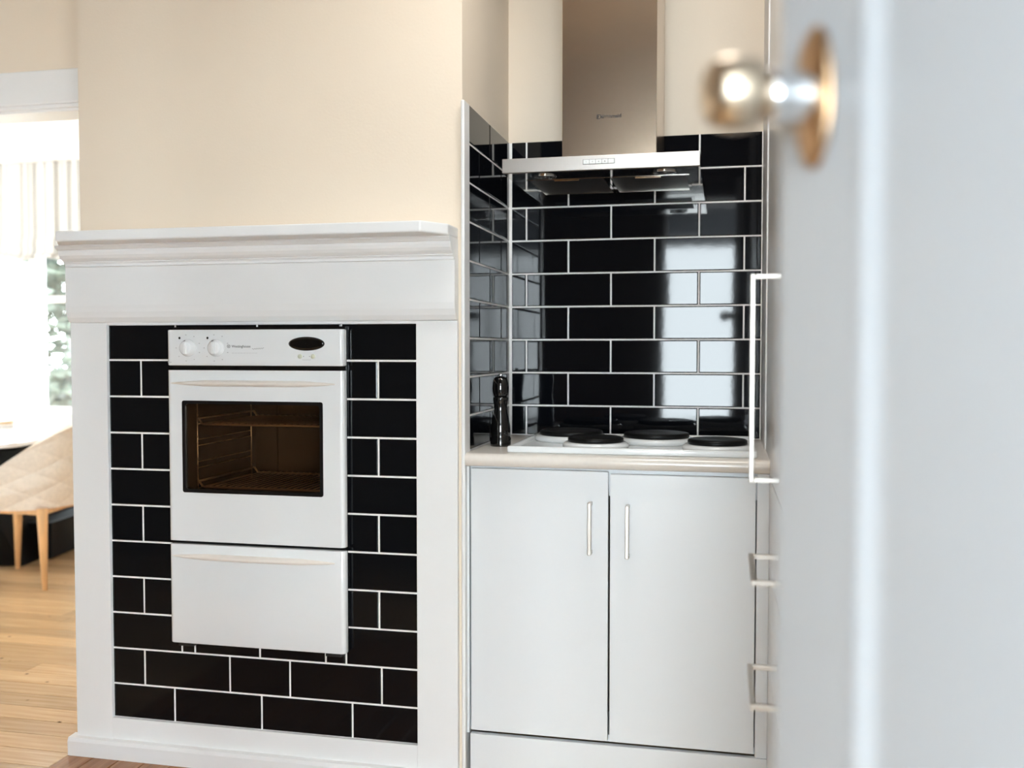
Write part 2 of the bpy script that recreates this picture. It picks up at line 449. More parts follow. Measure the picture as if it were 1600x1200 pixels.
# architrave of the dining room opening
bm = BM()
box(bm, -4.32, -1.83, YB-0.014, YB+0.008, 2.012, 2.128, 0.004)
box(bm, -4.32, -1.83, YB-0.006, YB+0.008, 1.998, 2.012, 0.002)
box(bm, -4.2, -1.95, YB+0.008, 3.09, 1.99, 2.05)
box(bm, -4.32, -4.19, YB-0.014, YB+0.008, 0, 2.012, 0.004); box(bm, -4.21, -4.19, YB+0.008, 3.09, 0, 1.99)
box(bm, -1.96, -1.83, YB-0.014, YB+0.008, 0, 2.012, 0.004); box(bm, -1.96, -1.94, YB+0.008, 3.09, 0, 1.99)
tr = struct('trim_1', bm, M['trim'], 'white architrave around the wide dining room opening')
bm = BM()
box(bm, -0.665, -0.6555, 2.404, 2.4585, 0.0, 1.802, 0.003)
struct('trim_2', bm, M['trim'], 'white edge strip beside the black side tiles of the nook')
bm = BM()
box(bm, 0.106, 0.118, YB-0.30, YB+0.008, 0.895, CEIL-0.01)
struct('trim_3', bm, M['trim'], 'white corner strip between nook tiles and tall cabinet')

# floor boards: along X through both rooms, along Y in the hearth infill
INX0, INX1, INY1 = -1.832, -0.60, 2.389
PL = {}
def plank(x0, x1, y0, y1, m):
    if x1-x0 < 0.02 or y1-y0 < 0.02: return
    g = random.choice((0.0008, 0.0010, 0.0012, 0.0024))
    bm = BM(); dx, dy = (x1-x0)/2-g, (y1-y0)/2-g
    zt = random.uniform(-0.0008, 0.0)
    r0 = [bm.verts.new((sx*dx, sy*dy, -0.02)) for sx, sy in ((-1, -1), (1, -1), (1, 1), (-1, 1))]
    r1 = [bm.verts.new((sx*dx, sy*dy, zt-0.0012)) for sx, sy in ((-1, -1), (1, -1), (1, 1), (-1, 1))]
    r2 = [bm.verts.new((sx*(dx-0.0012), sy*(dy-0.0012), zt)) for sx, sy in ((-1, -1), (1, -1), (1, 1), (-1, 1))]
    for a, b in ((r0, r1), (r1, r2)):
        for i in range(4): bm.faces.new((a[i], a[(i+1) % 4], b[(i+1) % 4], b[i]))
    bm.faces.new(r2)
    bmesh.ops.recalc_face_normals(bm, faces=bm.faces)
    o = obj('plank', bm, m, floor, local=True)
    o.location = ((x0+x1)/2, (y0+y1)/2, 0)
PW = 0.0966
y = 2.401 - 26*PW
rowi = 0
while y < DY-0.001:
    y1 = min(y+PW, DY)
    xa, xb = (-7.8, 0.3) if y > 2.98 else (-4.6, 0.74)
    spans = [(xa, xb)]
    if y < INY1 and y1 > 1.20 and y < 2.35: spans = [(xa, INX0), (INX1, xb)]
    for a, b in spans:
        cuts = [a]
        t = a + random.uniform(1.2, 3.6)
        while t < b-0.5:
            cuts.append(t); t += random.uniform(2.2, 4.2)
        cuts.append(b)
        for p, q in zip(cuts, cuts[1:]): plank(p, q, y, y1, M['floor_x'])
    y += PW; rowi += 1
x = INX0
while x < INX1-0.005:
    x1 = min(x+0.0824, INX1)
    plank(x, x1, 1.242, 2.401, M['floor_y'])
    x = x1

# ------------------------------------------------------------------ nook tiling (parts of the walls)
ZB, P, TW = 0.6415+H, 0.1025, 0.2643
bm = BM(); box(bm, -0.664, 0.112, YB+0.0022, YB+0.0079, 0.86, ZB-0.003)
obj('grout_bed', bm, M['grout'], wall_back)
bm = BM(); box(bm, -0.6649, -0.6622, 2.4585, YB+0.002, 0.86, ZB-0.003)
obj('grout_bed', bm, M['grout'], wall_breast)
for k in range(9):
    zt = ZB-P*k; zb = max(zt-P, 0.8945)
    off = 0.0 if k % 2 == 0 else 0.5
    xs = [-0.655]
    i = -2
    while True:
        xg = -0.6064 + TW*(i+off)
        if xg > 0.108: break
        if xg > -0.655+0.012: xs.append(xg)
        i += 1
    xs.append(0.1055)
    for a, b in zip(xs, xs[1:]): tile(wall_back, a, b, zb, zt, 'B', YB, M['tile'])
    ys = [2.4590]
    for yg in ((2.699,) if k % 2 == 0 else (2.5775, 2.841)): ys.append(yg)
    ys.append(YB-0.001)
    for a, b in zip(ys, ys[1:]): tile(wall_breast, a, b, zb, zt, 'S', XS, M['tile'])

# ------------------------------------------------------------------ mantelpiece with tiled panel
mp = thing('mantelpiece', 'white timber mantelpiece framing the black tiled oven surround', 'mantelpiece', (-1.243, 2.40, 0))
FY = 2.403
bm = BM(); box(bm, -1.812, -1.697, FY, 2.4195, 0.05, 1.238, 0.0015); obj('stile', bm, M['trim'], mp)
bm = BM(); box(bm, -0.7865, -0.675, FY, 2.4195, 0.05, 1.238, 0.0015); obj('stile', bm, M['trim'], mp)
bm = BM(); box(bm, -1.697, -0.7865, FY+0.0005, 2.4195, 0.05, 0.1145, 0.001); obj('bottom_rail', bm, M['trim'], mp)
bm = BM(); box(bm, -1.697, -0.7865, FY+0.0005, 2.4195, 1.2305, 1.238, 0.0005); obj('top_rail', bm, M['trim'], mp)
fr = [(2.4195, 1.40), (2.385, 1.40), (2.384, 1.285), (2.386, 1.268), (2.391, 1.252), (2.398, 1.241), (2.400, 1.2385), (2.4195, 1.2385)]
bm = BM(); prism(bm, fr, 'X', -1.812, -0.676); obj('frieze', bm, M['trim'], mp)
ml = [(2.4195, 1.449), (2.333, 1.449), (2.333, 1.4455), (2.338, 1.4405), (2.341, 1.437), (2.347, 1.4365), (2.348, 1.430), (2.351, 1.422), (2.357, 1.414), (2.364, 1.4085),
      (2.369, 1.4065), (2.369, 1.4035), (2.374, 1.4025), (2.3765, 1.4005), (2.3775, 1.3975), (2.3765, 1.3945), (2.374, 1.3925), (2.4195, 1.3925)]
bm = BM(); prism(bm, ml, 'X', -1.806, -0.6765); obj('moulding', bm, M['trim'], mp)
bm = BM()
prism(bm, [(-1.792, 2.4195), (-1.792, 2.327), (-1.737, 2.25), (-0.725, 2.25), (-0.676, 2.325), (-0.676, 2.4195)], 'Z', 1.449, 1.477, 0.004, 3)
obj('shelf', bm, M['trim'], mp)
bm = BM(); prism(bm, [(2.4195, 0.0), (2.385, 0.0), (2.3835, 0.042), (2.388, 0.052), (2.4195, 0.054)], 'X', -1.830, -0.665); obj('plinth', bm, M['trim'], mp)
# tiled panel
TX0, TX1, TZ0, TZ1 = -1.697, -0.7865, 0.1145, 1.2305
bm = BM()
HX0, HX1, HZ0, HZ1 = -1.48, -0.99, 0.352, 1.206
for a, b, c, d in ((TX0, HX0, TZ0, TZ1), (HX1, TX1, TZ0, TZ1), (HX0, HX1, HZ1, TZ1), (HX0, HX1, TZ0, HZ0)):
    box(bm, a, b, YF+0.0022, 2.4197, c, d)
obj('grout_bed', bm, M['grout'], mp)
zl = [1.133-P*k for k in range(10)]
def htile(a, b, c, d): tile(mp, a, b, c, d, 'B', YF, M['tile_hearth'])
xs = [TX0-0.002, -1.489, -1.242, -0.998, TX1+0.002]
for i, (a, b) in enumerate(zip(xs, xs[1:])): htile(a, b, zl[0] if i in (0, 3) else HZ1+0.0005, TZ1+0.002)
for k in range(7):
    t, b = zl[k], zl[k+1]
    if k % 2 == 0:
        for u, v in ((TX0-0.002, -1.597), (-1.597, HX0), (HX1, -0.895), (-0.895, TX1+0.002)): htile(u, v, b, t)
    else:
        for u, v in ((TX0-0.002, HX0), (HX1, TX1+0.002)): htile(u, v, b, t)
# row 7-8: shows below the drawer
t, b = zl[7], zl[8]
htile(TX0-0.002, HX0, b, t); htile(HX1, TX1+0.002, b, t)
for u, v in ((HX0, -1.440), (-1.440, -1.243), (-1.243, -1.049), (-1.049, HX1)): htile(u, v, b, HZ0) if v-u > 0.03 else htile(u, v, b, HZ0)
for u, v in zip([TX0-0.002, -1.598, -1.334, -1.154, -0.889], [-1.598, -1.334, -1.154, -0.889, TX1+0.002]): htile(u, v, zl[9], zl[8])
for u, v in zip([TX0-0.002, -1.505, -1.239, -0.973], [-1.505, -1.239, -0.973, TX1+0.002]): htile(u, v, TZ0-0.0015, zl[9])

# ------------------------------------------------------------------ built-in oven
ov = thing('wall_oven', 'white built-in oven with glass door and drawer below, set in black tiles', 'oven', (-1.236, 2.40, 0.35))
EX0, EX1 = -1.494, -0.978
PF, PB = 2.377, 2.398       # panel front / back
bm = BM()      # black flange, a ring round the cavity
CX0, CX1, CZ0, CZ1 = -1.455, -1.012, 0.742, 1.040
for a, b, c, d in ((EX0+0.006, CX0, 0.352, 1.224), (CX1, EX1-0.003, 0.352, 1.224), (CX0, CX1, CZ1, 1.224), (CX0, CX1, 0.352, CZ0)):
    box(bm, a, b, PB+0.0005, 2.4095, c, d)
obj('flange', bm, M['black'], ov)
# cavity: five enamelled walls
bm = BM(); t = 0.004; CYB = 2.815
box(bm, CX0-t, CX0, 2.4095, CYB, CZ0-t, CZ1+t); box(bm, CX1, CX1+t, 2.4095, CYB, CZ0-t, CZ1+t)
box(bm, CX0, CX1, 2.4095, CYB, CZ1, CZ1+t); box(bm, CX0, CX1, 2.4095, CYB, CZ0-t, CZ0)
box(bm, CX0-t, CX1+t, CYB, CYB+t, CZ0-t, CZ1+t)
obj('cavity', bm, M['oven_in'], ov)
bm = BM(); box(bm, CX0+0.075, CX1-0.075, CYB-0.010, CYB, CZ0+0.03, CZ1-0.02, 0.006)
fc = obj('fan_cover', bm, M['oven_in'], ov)
bm = BM()
for i in range(7):
    for j in range(9):
        px, pz = CX1-0.125-0.022*i*0.6+0.02, CZ0+0.08+0.02*j
        if (i-3)**2+(j-4)**2 < 17: lathe(bm, [(0.0032, CYB-0.0108), (0.0032, CYB-0.0102)], (px, 0, pz), 'Y', 8)
obj('vent_slots', bm, M['chrome_wire'], fc)
# wire shelf supports
for sx, nm in ((CX0+0.006, 0), (CX1-0.006, 1)):
    bm = BM()
    for yy in (2.455, 2.77): tube(bm, [(sx, yy, CZ0+0.015), (sx, yy, CZ1-0.012)], 0.0022, 6)
    for zz in (0.772, 0.789, 0.829, 0.846, 0.892, 0.909, 0.953, 0.970, 1.015, 1.030):
        tube(bm, [(sx, 2.455, zz), (sx, 2.77, zz)], 0.0015, 6)
    for zz in (0.78, 0.797, 0.837, 0.854, 0.90, 0.917, 0.962, 0.979):
        lathe(bm, [(0.0001, -0.003), (0.003, 0), (0.0001, 0.003)], (sx+(0.002 if nm == 0 else -0.002), 2.452, zz), 'Y', 8, cap=False)
    obj('shelf_support', bm, M['chrome_wire'], ov)

def front_panel(name, z0, z1, hole=None):
    bm = BM()
    if hole is None:
        box(bm, EX0, EX1, PF, PB, z0, z1)
        bmesh.ops.bevel(bm, geom=[e for e in bm.edges if abs(e.verts[0].co.x-e.verts[1].co.x) < 1e-6 and abs(e.verts[0].co.y-e.verts[1].co.y) < 1e-6 and e.verts[0].co.y < PF+0.001],
                        offset=0.012, segments=5, profile=0.5, affect='EDGES')
        bmesh.ops.bevel(bm, geom=[e for e in bm.edges if (e.verts[0].co.z > z1-1e-4 and e.verts[1].co.z > z1-1e-4) or (e.verts[0].co.z < z0+1e-4 and e.verts[1].co.z < z0+1e-4)],
                        offset=0.003, segments=2, profile=0.5, affect='EDGES')
    else:
        hx0, hx1, hz0, hz1 = hole
        # plan outline with rounded front edges, split round the window
        def col(a, b, c, d, lr, rr):
            pts = []
            pts += [(a, PB)]
            if lr: pts += [(a+0.012-0.012*math.cos(q*PI/10), PF+0.012-0.012*math.sin(q*PI/10)) for q in range(6)]
            else: pts += [(a, PF)]
            if rr: pts += [(b-0.012+0.012*math.sin(q*PI/10), PF+0.012-0.012*math.cos(q*PI/10)) for q in range(6)]
            else: pts += [(b, PF)]
            pts += [(b, PB)]
            prism(bm, pts, 'Z', c, d)
        col(EX0, hx0, hz0, hz1, True, False); col(hx1, EX1, hz0, hz1, False, True)
        col(EX0, EX1, hz1, z1, True, True); col(EX0, EX1, z0, hz0, True, True)
    return obj(name, bm, M['enamel'], ov)

cp = front_panel('control_panel', 1.119, 1.2165)
WN = (-1.447, -1.038, 0.773, 1.022)
dr_ = front_panel('door', 0.6375, 1.1065, WN)
dw = front_panel('drawer', 0.352, 0.628)
for o in (cp, dw): smooth(o, 0.9)
# window: border, glass
bm = BM(); bw = 0.0075
x0, x1, z0, z1 = WN
def rounded(x0, x1, z0, z1, r, n=5):
    pts = []
    for cx, cz, a0 in ((x1-r, z1-r, 0), (x0+r, z1-r, PI/2), (x0+r, z0+r, PI), (x1-r, z0+r, 1.5*PI)):
        for i in range(n): pts.append((cx+r*math.cos(a0+PI/2*i/(n-1)), cz+r*math.sin(a0+PI/2*i/(n-1))))
    return pts
def frame_ring(bm, outer, inner, ya, yb):
    vo = [bm.verts.new((p[0], ya, p[1])) for p in outer]; vi = [bm.verts.new((p[0], ya, p[1])) for p in inner]
    wo_ = [bm.verts.new((p[0], yb, p[1])) for p in outer]; wi = [bm.verts.new((p[0], yb, p[1])) for p in inner]
    n = len(outer); fs = []
    for i in range(n):
        j = (i+1) % n
        fs += [bm.faces.new((vo[i], vo[j], vi[j], vi[i])), bm.faces.new((wo_[i], wi[i], wi[j], wo_[j])),
               bm.faces.new((vo[i], wo_[i], wo_[j], vo[j])), bm.faces.new((vi[i], vi[j], wi[j], wi[i]))]
    bmesh.ops.recalc_face_normals(bm, faces=fs)
frame_ring(bm, rounded(x0-0.0015, x1+0.0015, z0-0.0015, z1+0.0015, 0.006), rounded(x0+bw, x1-bw, z0+bw, z1-bw, 0.008), PF-0.0015, PF+0.010)
obj('window_border', bm, M['gasket'], dr_)
bm = BM(); box(bm, x0+bw-0.001, x1-bw+0.001, PF+0.002, PF+0.005, z0+bw-0.001, z1-bw+0.001); obj('window_pane', bm, M['oven_glass'], dr_)
def bow_handle(name, xa, xb, zc, par, drop=0.0):
    bm = BM(); n = 28; rings = []
    for i in range(n+1):
        s = i/n; x = xa+(xb-xa)*s
        e = math.sin(PI*s)
        w = 0.0015+0.0070*min(1.0, e*1.6)**0.8
        d = 0.0035+0.020*e**0.75
        z = zc-drop*e
        ring = []
        for k in range(10):
            a = PI*k/9
            ring.append(bm.verts.new((x, PF+0.0005-d*math.sin(a), z+w*math.cos(a))))
        rings.append(ring)
    for a, b in zip(rings, rings[1:]):
        for k in range(9): bm.faces.new((a[k], a[k+1], b[k+1], b[k]))
        bm.faces.new((a[9], a[0], b[0], b[9]))
    bm.faces.new(rings[0]); bm.faces.new(rings[-1])
    bmesh.ops.recalc_face_normals(bm, faces=bm.faces)
    o = obj(name, bm, M['handle_cream'], par); smooth(o, 1.0); return o
h1 = bow_handle('handle', -1.482, -1.002, 1.071, dr_); h1['label'] = 'long cream bow handle'
h2 = bow_handle('handle', -1.484, -1.006, 0.595, dw); h2['label'] = 'long cream bow handle'
# control panel furniture
for kx in (-1.428, -1.344):
    bm = BM(); lathe(bm, [(0.0235, PF-0.0002), (0.0235, PF-0.003), (0.0225, PF-0.006), (0.019, PF-0.0085), (0.0185, PF-0.014), (0.0165, PF-0.016), (0.0001, PF-0.0165)], (kx, 0, 1.167), 'Y', 40, cap=False)
    box(bm, kx-0.0045, kx+0.0045, PF-0.022, PF-0.008, 1.150, 1.184, 0.002)
    kn = obj('knob', bm, M['enamel'], cp)
    bm = BM(); prism(bm, [(kx-0.009, 1.1855), (kx-0.004, 1.188), (kx-0.004, 1.1865), (kx-0.008, 1.1845)], 'Y', PF-0.0095, PF-0.007); obj('pointer_mark', bm, M['print_dark'], kn)
    for i in range(9):
        a = PI*2*i/9+0.35
        dx, dz = 0.036*math.cos(a), 0.036*math.sin(a)
        if 1.9 < a % (2*PI) < 2.6: continue
        bm = BM(); box(bm, kx+dx-0.0018, kx+dx+0.0018, PF-0.0004, PF+0.0001, 1.167+dz-0.0012, 1.167+dz+0.0012)
        obj('dial_mark', bm, M['print_faint'], cp)
    bm = BM(); lathe(bm, [(0.0034, PF+0.0002), (0.0034, PF-0.0012), (0.002, PF-0.002)], (kx-0.0255, 0, 1.194), 'Y', 14, sx=0.85); obj('indicator_lamp', bm, M['black'], cp)
bm = BM(); box(bm, -1.490, -1.478, PF-0.0004, PF+0.0001, 1.127, 1.129); obj('printed_mark', bm, M['print_faint'], cp)
# oval clock display and buttons
bm = BM()
lathe(bm, [(0.0185, PF+0.0002), (0.0185, PF-0.002), (0.0165, PF-0.004), (0.010, PF-0.0055), (0.0001, PF-0.006)], (-1.081, 0, 1.178), 'Y', 48, cap=False, sx=2.75)
# keep ellipse outline flat at its ends
obj('clock_display', bm, M['black'], cp)
for bx in (-1.100, -1.063):
    bm = BM(); lathe(bm, [(0.0062, PF+0.0002), (0.0062, PF-0.002), (0.005, PF-0.0032), (0.0001, PF-0.0036)], (bx, 0, 1.1445), 'Y', 20, cap=False); obj('clock_button', bm, M['green_button'], cp)
    bm = BM(); s = 1 if bx < -1.08 else -1
    prism(bm, [(bx+s*0.009, 1.146), (bx+s*0.012, 1.1445), (bx+s*0.009, 1.143)], 'Y', PF-0.0004, PF+0.0001); obj('printed_mark', bm, M['print_grey'], cp)
bm = BM()
box(bm, -1.094, -1.069, PF-0.0004, PF+0.0001, 1.1350, 1.1360); obj('printed_mark', bm, M['print_faint'], cp)
lt = text_obj('lettering', 'Westinghouse', 0.0096, M['print_grey'], cp, (-1.2705, PF-0.0003, 1.1710), (0, 0, 0), bold=0.00012)
bm = BM()   # circled emblem with underline bar
frame_ring(bm, [(-1.3070+0.0048*math.cos(a*PI/16), 1.1715+0.0048*math.sin(a*PI/16)) for a in range(32)], [(-1.3070+0.0040*math.cos(a*PI/16), 1.1715+0.0040*math.sin(a*PI/16)) for a in range(32)], PF-0.0006, PF+0.0001)
box(bm, -1.3098, -1.3042, PF-0.0006, PF+0.0001, 1.1686, 1.1693)
wp = [(-1.3098, 1.1742), (-1.3084, 1.1702), (-1.3070, 1.1736), (-1.3056, 1.1702), (-1.3042, 1.1742)]
for (ax, az), (bx, bz) in zip(wp, wp[1:]):
    prism(bm, [(ax-0.0004, az), (ax+0.0004, az), (bx+0.0004, bz), (bx-0.0004, bz)], 'Y', PF-0.0006, PF+0.0001)
obj('emblem', bm, M['print_grey'], cp)
bm = BM()
tube(bm, [(-1.238+0.034*i/30, PF-0.0003, 1.1640+0.0022*i/30+0.0016*math.sin(i*1.15)) for i in range(31)], 0.00045, 5); obj('script_mark', bm, M['print_grey'], cp)
bm = BM()
for i in range(9): box(bm, -1.298+0.0085*i, -1.2915+0.0085*i, PF-0.0004, PF+0.0001, 1.1528, 1.1536)
obj('printed_mark', bm, M['print_faint'], cp)
for bx in (-1.455, -1.02):
    bm = BM(); box(bm, bx-0.016, bx+0.030, 2.381, 2.409, 0.343, 0.3515, 0.002); obj('drawer_runner', bm, M['black_matte'], ov)

# racks in the oven (lift out)
def rack(z, label):
    r = thing('oven_rack', label, 'oven rack', (-1.2335, 2.62, z), group=None)
    bm = BM(); xa, xb, ya, yb = CX0+0.010, CX1-0.010, 2.448, 2.775
    for yy in (ya, yb):
        tube(bm, [(xa, yy, z+0.016), (xa+0.004, yy, z+0.015), (xa+0.014, yy, z+0.002), (xa+0.022, yy, z), (xb-0.022, yy, z), (xb-0.014, yy, z+0.002), (xb-0.004, yy, z+0.015), (xb, yy, z+0.016)], 0.0034, 8)
    for xx in (xa, xb): tube(bm, [(xx, ya, z+0.016), (xx, yb, z+0.016)], 0.0024, 8)
    obj('rim', bm, M['chrome_wire'], r)
    for i in range(19):
        xx = xa+0.035+(xb-xa-0.07)*i/18
        bm = BM(); tube(bm, [(xx, ya, z+0.0035), (xx, yb, z+0.0035)], 0.0018, 6); obj('wire', bm, M['chrome_wire'], r)
rack(0.9535, 'upper wire rack inside the oven')
rack(0.7765, 'lower wire rack near the oven floor')

# ------------------------------------------------------------------ base cabinet, bench top
cb = thing('base_cabinet', 'white two-door base cabinet under the hob', 'cabinet', (-0.28, 2.68, 0))
bm = BM()
box(bm, -0.6545, -0.6485, 2.4215, 2.95, 0.155, 0.8585); box(bm, 0.080, 0.1045, 2.4415, 2.95, 0.155, 0.8585)
box(bm, -0.6485, 0.080, 2.94, 2.95, 0.155, 0.8585); box(bm, -0.6485, 0.080, 2.4415, 2.94, 0.155, 0.172)
box(bm, -0.6485, 0.080, 2.4415, 2.47, 0.790, 0.8585)
obj('carcass', bm, M['cabinet'], cb)
bm = BM(); box(bm, -0.6485, 0.080, 2.60, 2.62, 0.172, 0.790); obj('shade_sheet', bm, M['dark_backing'], cb)  # dark sheet behind the door gap, stands in for interior shade
def dhandle(par, x, z0, z1, yface):
    bm = BM(); yo = yface-0.030
    box(bm, x-0.0045, x+0.0045, yo, yo+0.008, z0, z1, 0.0015)
    box(bm, x-0.0045, x+0.0045, yo+0.008, yface, z0, z0+0.009, 0.001); box(bm, x-0.0045, x+0.0045, yo+0.008, yface, z1-0.009, z1, 0.001)
    obj('handle', bm, M['nickel'], par)
bm = BM(); box(bm, -0.6435, -0.2850, 2.420, 2.438, 0.163, 0.8540, 0.0012); d1 = obj('door', bm, M['cabinet'], cb)
bm = BM(); box(bm, -0.2800, 0.0770, 2.420, 2.438, 0.163, 0.8485, 0.0012); d2 = obj('door', bm, M['cabinet'], cb)
dhandle(d1, -0.3290, 0.645, 0.778, 2.420); dhandle(d2, -0.2345, 0.640, 0.774, 2.420)
bm = BM(); box(bm, 0.0800, 0.1093, 2.4195, 2.4410, 0.155, 0.8585, 0.001); obj('filler', bm, M['cabinet'], cb)
bm = BM(); box(bm, -0.645, 0.1093, 2.415, 2.433, 0.0, 0.1545, 0.001); obj('kickboard', bm, M['cabinet'], cb)

bt = BM()
pr = [(2.9555, 0.8945), (2.416, 0.8945)] + [(2.416-0.017*math.sin(a*PI/10), 0.8775+0.017*math.cos(a*PI/10)) for a in range(1, 10)] + [(2.416, 0.8605), (2.9555, 0.8605)]
prism(bt, pr, 'X', -0.6548, 0.1095)
ben = obj('benchtop', bt, M['bench']); smooth(ben, 0.7)
tag(ben, 'cream laminate benchtop with a rounded front edge over white cabinet', 'benchtop')

# ------------------------------------------------------------------ hob
hb = thing('hob', 'white electric hob with four solid black hotplates on the bench', 'hob', (-0.236, 2.655, 0.8945))
bm = BM(); hx0, hx1, hy0, hy1, hz = -0.552, 0.081, 2.440, 2.868, 0.8948
box(bm, hx0, hx1, hy0, hy0+0.014, hz, 0.9120, 0.005, 3); box(bm, hx0, hx1, hy1-0.014, hy1, hz, 0.9120, 0.005, 3)
box(bm, hx0, hx0+0.014, hy0+0.004, hy1-0.004, hz, 0.9118, 0.005, 3); box(bm, hx1-0.014, hx1, hy0+0.004, hy1-0.004, hz, 0.9118, 0.005, 3)
box(bm, hx0+0.01, hx1-0.01, hy0+0.01, hy1-0.01, hz, 0.9015)
tr_ = obj('tray', bm, M['enamel'], hb); smooth(tr_, 0.7)
for px, py, r in ((-0.334, 2.550, 0.0735), (-0.017, 2.550, 0.0755), (-0.185, 2.715, 0.0905), (-0.430, 2.745, 0.0905)):
    bm = BM(); lathe(bm, [(r+0.012, 0.9016), (r+0.015, 0.907), (r+0.014, 0.913), (r+0.007, 0.9178), (r-0.004, 0.9183)], (px, py, 0), 'Z', 56)
    dm = obj('plate_riser', bm, M['enamel'], hb)
    bm = BM(); lathe(bm, [(r-0.002, 0.9184), (r+0.0005, 0.920), (r+0.0005, 0.9275), (r-0.003, 0.9308), (r-0.008, 0.9315), (r*0.45, 0.9313), (r*0.25, 0.930), (0.001, 0.930)], (px, py, 0), 'Z', 56)
    obj('hotplate', bm, M['hotplate'], dm)
# ------------------------------------------------------------------ pepper mill
mc = (-0.607, 2.605)
pm = thing('pepper_mill', 'tall glossy black turned pepper mill in the bench corner', 'pepper mill', (mc[0], mc[1], 0.8946))
bm = BM(); z0 = 0.8947
lathe(bm, [(0.0285, z0), (0.029, z0+0.004), (0.029, z0+0.022), (0.0265, z0+0.026), (0.0275, z0+0.031), (0.0275, z0+0.045), (0.0265, z0+0.058), (0.023, z0+0.078), (0.0185, z0+0.098), (0.0178, z0+0.110), (0.0195, z0+0.122), (0.0215, z0+0.130), (0.0215, z0+0.134), (0.018, z0+0.137)], (mc[0], mc[1], 0), 'Z', 40)
obj('mill_body', bm, M['mill'], pm)
bm = BM(); z1 = z0+0.1372
lathe(bm, [(0.017, z1), (0.0205, z1+0.004), (0.0225, z1+0.012), (0.0232, z1+0.022), (0.0225, z1+0.034), (0.020, z1+0.046), (0.0165, z1+0.053), (0.008, z1+0.056), (0.001, z1+0.0565)], (mc[0], mc[1], 0), 'Z', 40)
obj('mill_head', bm, M['mill'], pm)
bm = BM(); z2 = z1+0.0567
lathe(bm, [(0.006, z2), (0.0068, z2+0.003), (0.005, z2+0.0065), (0.001, z2+0.007)], (mc[0], mc[1], 0), 'Z', 20)
obj('mill_nut', bm, M['chrome'], pm)

# ------------------------------------------------------------------ range hood
rh = thing('range_hood', 'stainless steel range hood with a square chimney above the hob', 'range hood', (-0.32, 2.95, 1.63))
hx0, hx1, hyf, hyb, hz0, hz1 = -0.580, -0.065, 2.508, 2.9565, 1.6295, 1.6665
bm = BM(); box(bm, hx0, hx1, hyf, hyf+0.012, hz0, hz1, 0.001); obj('fascia', bm, M['steel_fascia'], rh)
bm = BM()
box(bm, hx0, hx0+0.004, hyf+0.012, hyb, hz0, hz1); box(bm, hx1-0.004, hx1, hyf+0.012, hyb, hz0, hz1)
box(bm, hx0+0.004, hx1-0.004, hyf+0.012, hyb, hz1-0.004, hz1)
box(bm, hx0+0.004, hx1-0.004, hyf+0.012, 2.628, hz0, hz0+0.004)
box(bm, hx0+0.004, hx1-0.004, 2.892, hyb, hz0, hz0+0.004)
box(bm, hx0+0.004, -0.540, 2.628, 2.892, hz0, hz0+0.004); box(bm, -0.095, hx1-0.004, 2.628, 2.892, hz0, hz0+0.004)
obj('canopy', bm, M['steel_polish'], rh)
bm = BM(); box(bm, -0.438, -0.182, 2.62, hyb, hz1, CEIL-0.002, 0.0012); obj('chimney', bm, M['steel'], rh)
for a, b in ((-0.539, -0.3185), (-0.3165, -0.096)):
    bm = BM(); frame_ring(bm, [(a, 2.629), (b, 2.629), (b, 2.891), (a, 2.891)], [(a+0.008, 2.637), (b-0.008, 2.637), (b-0.008, 2.883), (a+0.008, 2.883)], hz0-0.001, hz0+0.006)
    for v in bm.verts: v.co = Vector((v.co.x, v.co.z, v.co.y))
    bmesh.ops.recalc_face_normals(bm, faces=bm.faces)
    gf = obj('grease_filter', bm, M['steel_polish'], rh)
    bm = BM(); box(bm, a+0.007, b-0.007, 2.636, 2.884, hz0+0.001, hz0+0.004); obj('filter_mesh', bm, M['filter'], gf)
    bm = BM(); box(bm, (a+b)/2-0.035, (a+b)/2+0.035, 2.640, 2.648, hz0-0.003, hz0+0.001, 0.001); obj('latch', bm, M['steel_polish'], gf)
for lx in (-0.477, -0.158):
    bm = BM(); lathe(bm, [(0.030, hz0+0.0003), (0.030, hz0-0.003), (0.024, hz0-0.004), (0.021, hz0-0.001)], (lx, 2.577, 0), 'Z', 32)
    lg = obj('light_ring', bm, M['chrome'], rh)
    bm = BM(); lathe(bm, [(0.020, hz0-0.0005), (0.019, hz0-0.003), (0.010, hz0-0.005), (0.001, hz0-0.0055)], (lx, 2.577, 0), 'Z', 24); obj('lens', bm, M['window_glass'], lg)
sx0, sx1, sz0, sz1 = -0.3645, -0.2815, 1.6435, 1.6565
bm = BM(); box(bm, sx0, sx1, hyf-0.0006, hyf+0.001, sz0, sz1); st = obj('switch_strip', bm, M['black_matte'], rh)
for i in range(5):
    w = (sx1-sx0-0.002)/5
    bm = BM(); box(bm, sx0+0.001+w*i+0.0004, sx0+0.001+w*(i+1)-0.0004, hyf-0.0024, hyf-0.0005, sz0+0.001, sz1-0.001, 0.0006)
    bb = obj('button', bm, M['button'], st)
    if i < 4:
        bm = BM(); cxx = sx0+0.001+w*(i+0.5)
        lathe(bm, [(0.0012+0.0003*i, hyf-0.0027), (0.0012+0.0003*i, hyf-0.0023)], (cxx, 0, (sz0+sz1)/2), 'Y', 10); bm.verts.ensure_lookup_table()
        o = obj('button_symbol', bm, M['print_faint'], rh)
t1 = text_obj('lettering', 'kleenmaid', 0.0140, M['print_dark'], rh, (-0.305, 2.6193, 1.7915), (0, 0, 0), bold=0.0004)
bm = BM()   # the square bracketed E that opens the name
ex, ez, s = -0.3430, 1.7858, 0.0112
box(bm, ex, ex+0.0028, 2.6188, 2.6203, ez, ez+s)
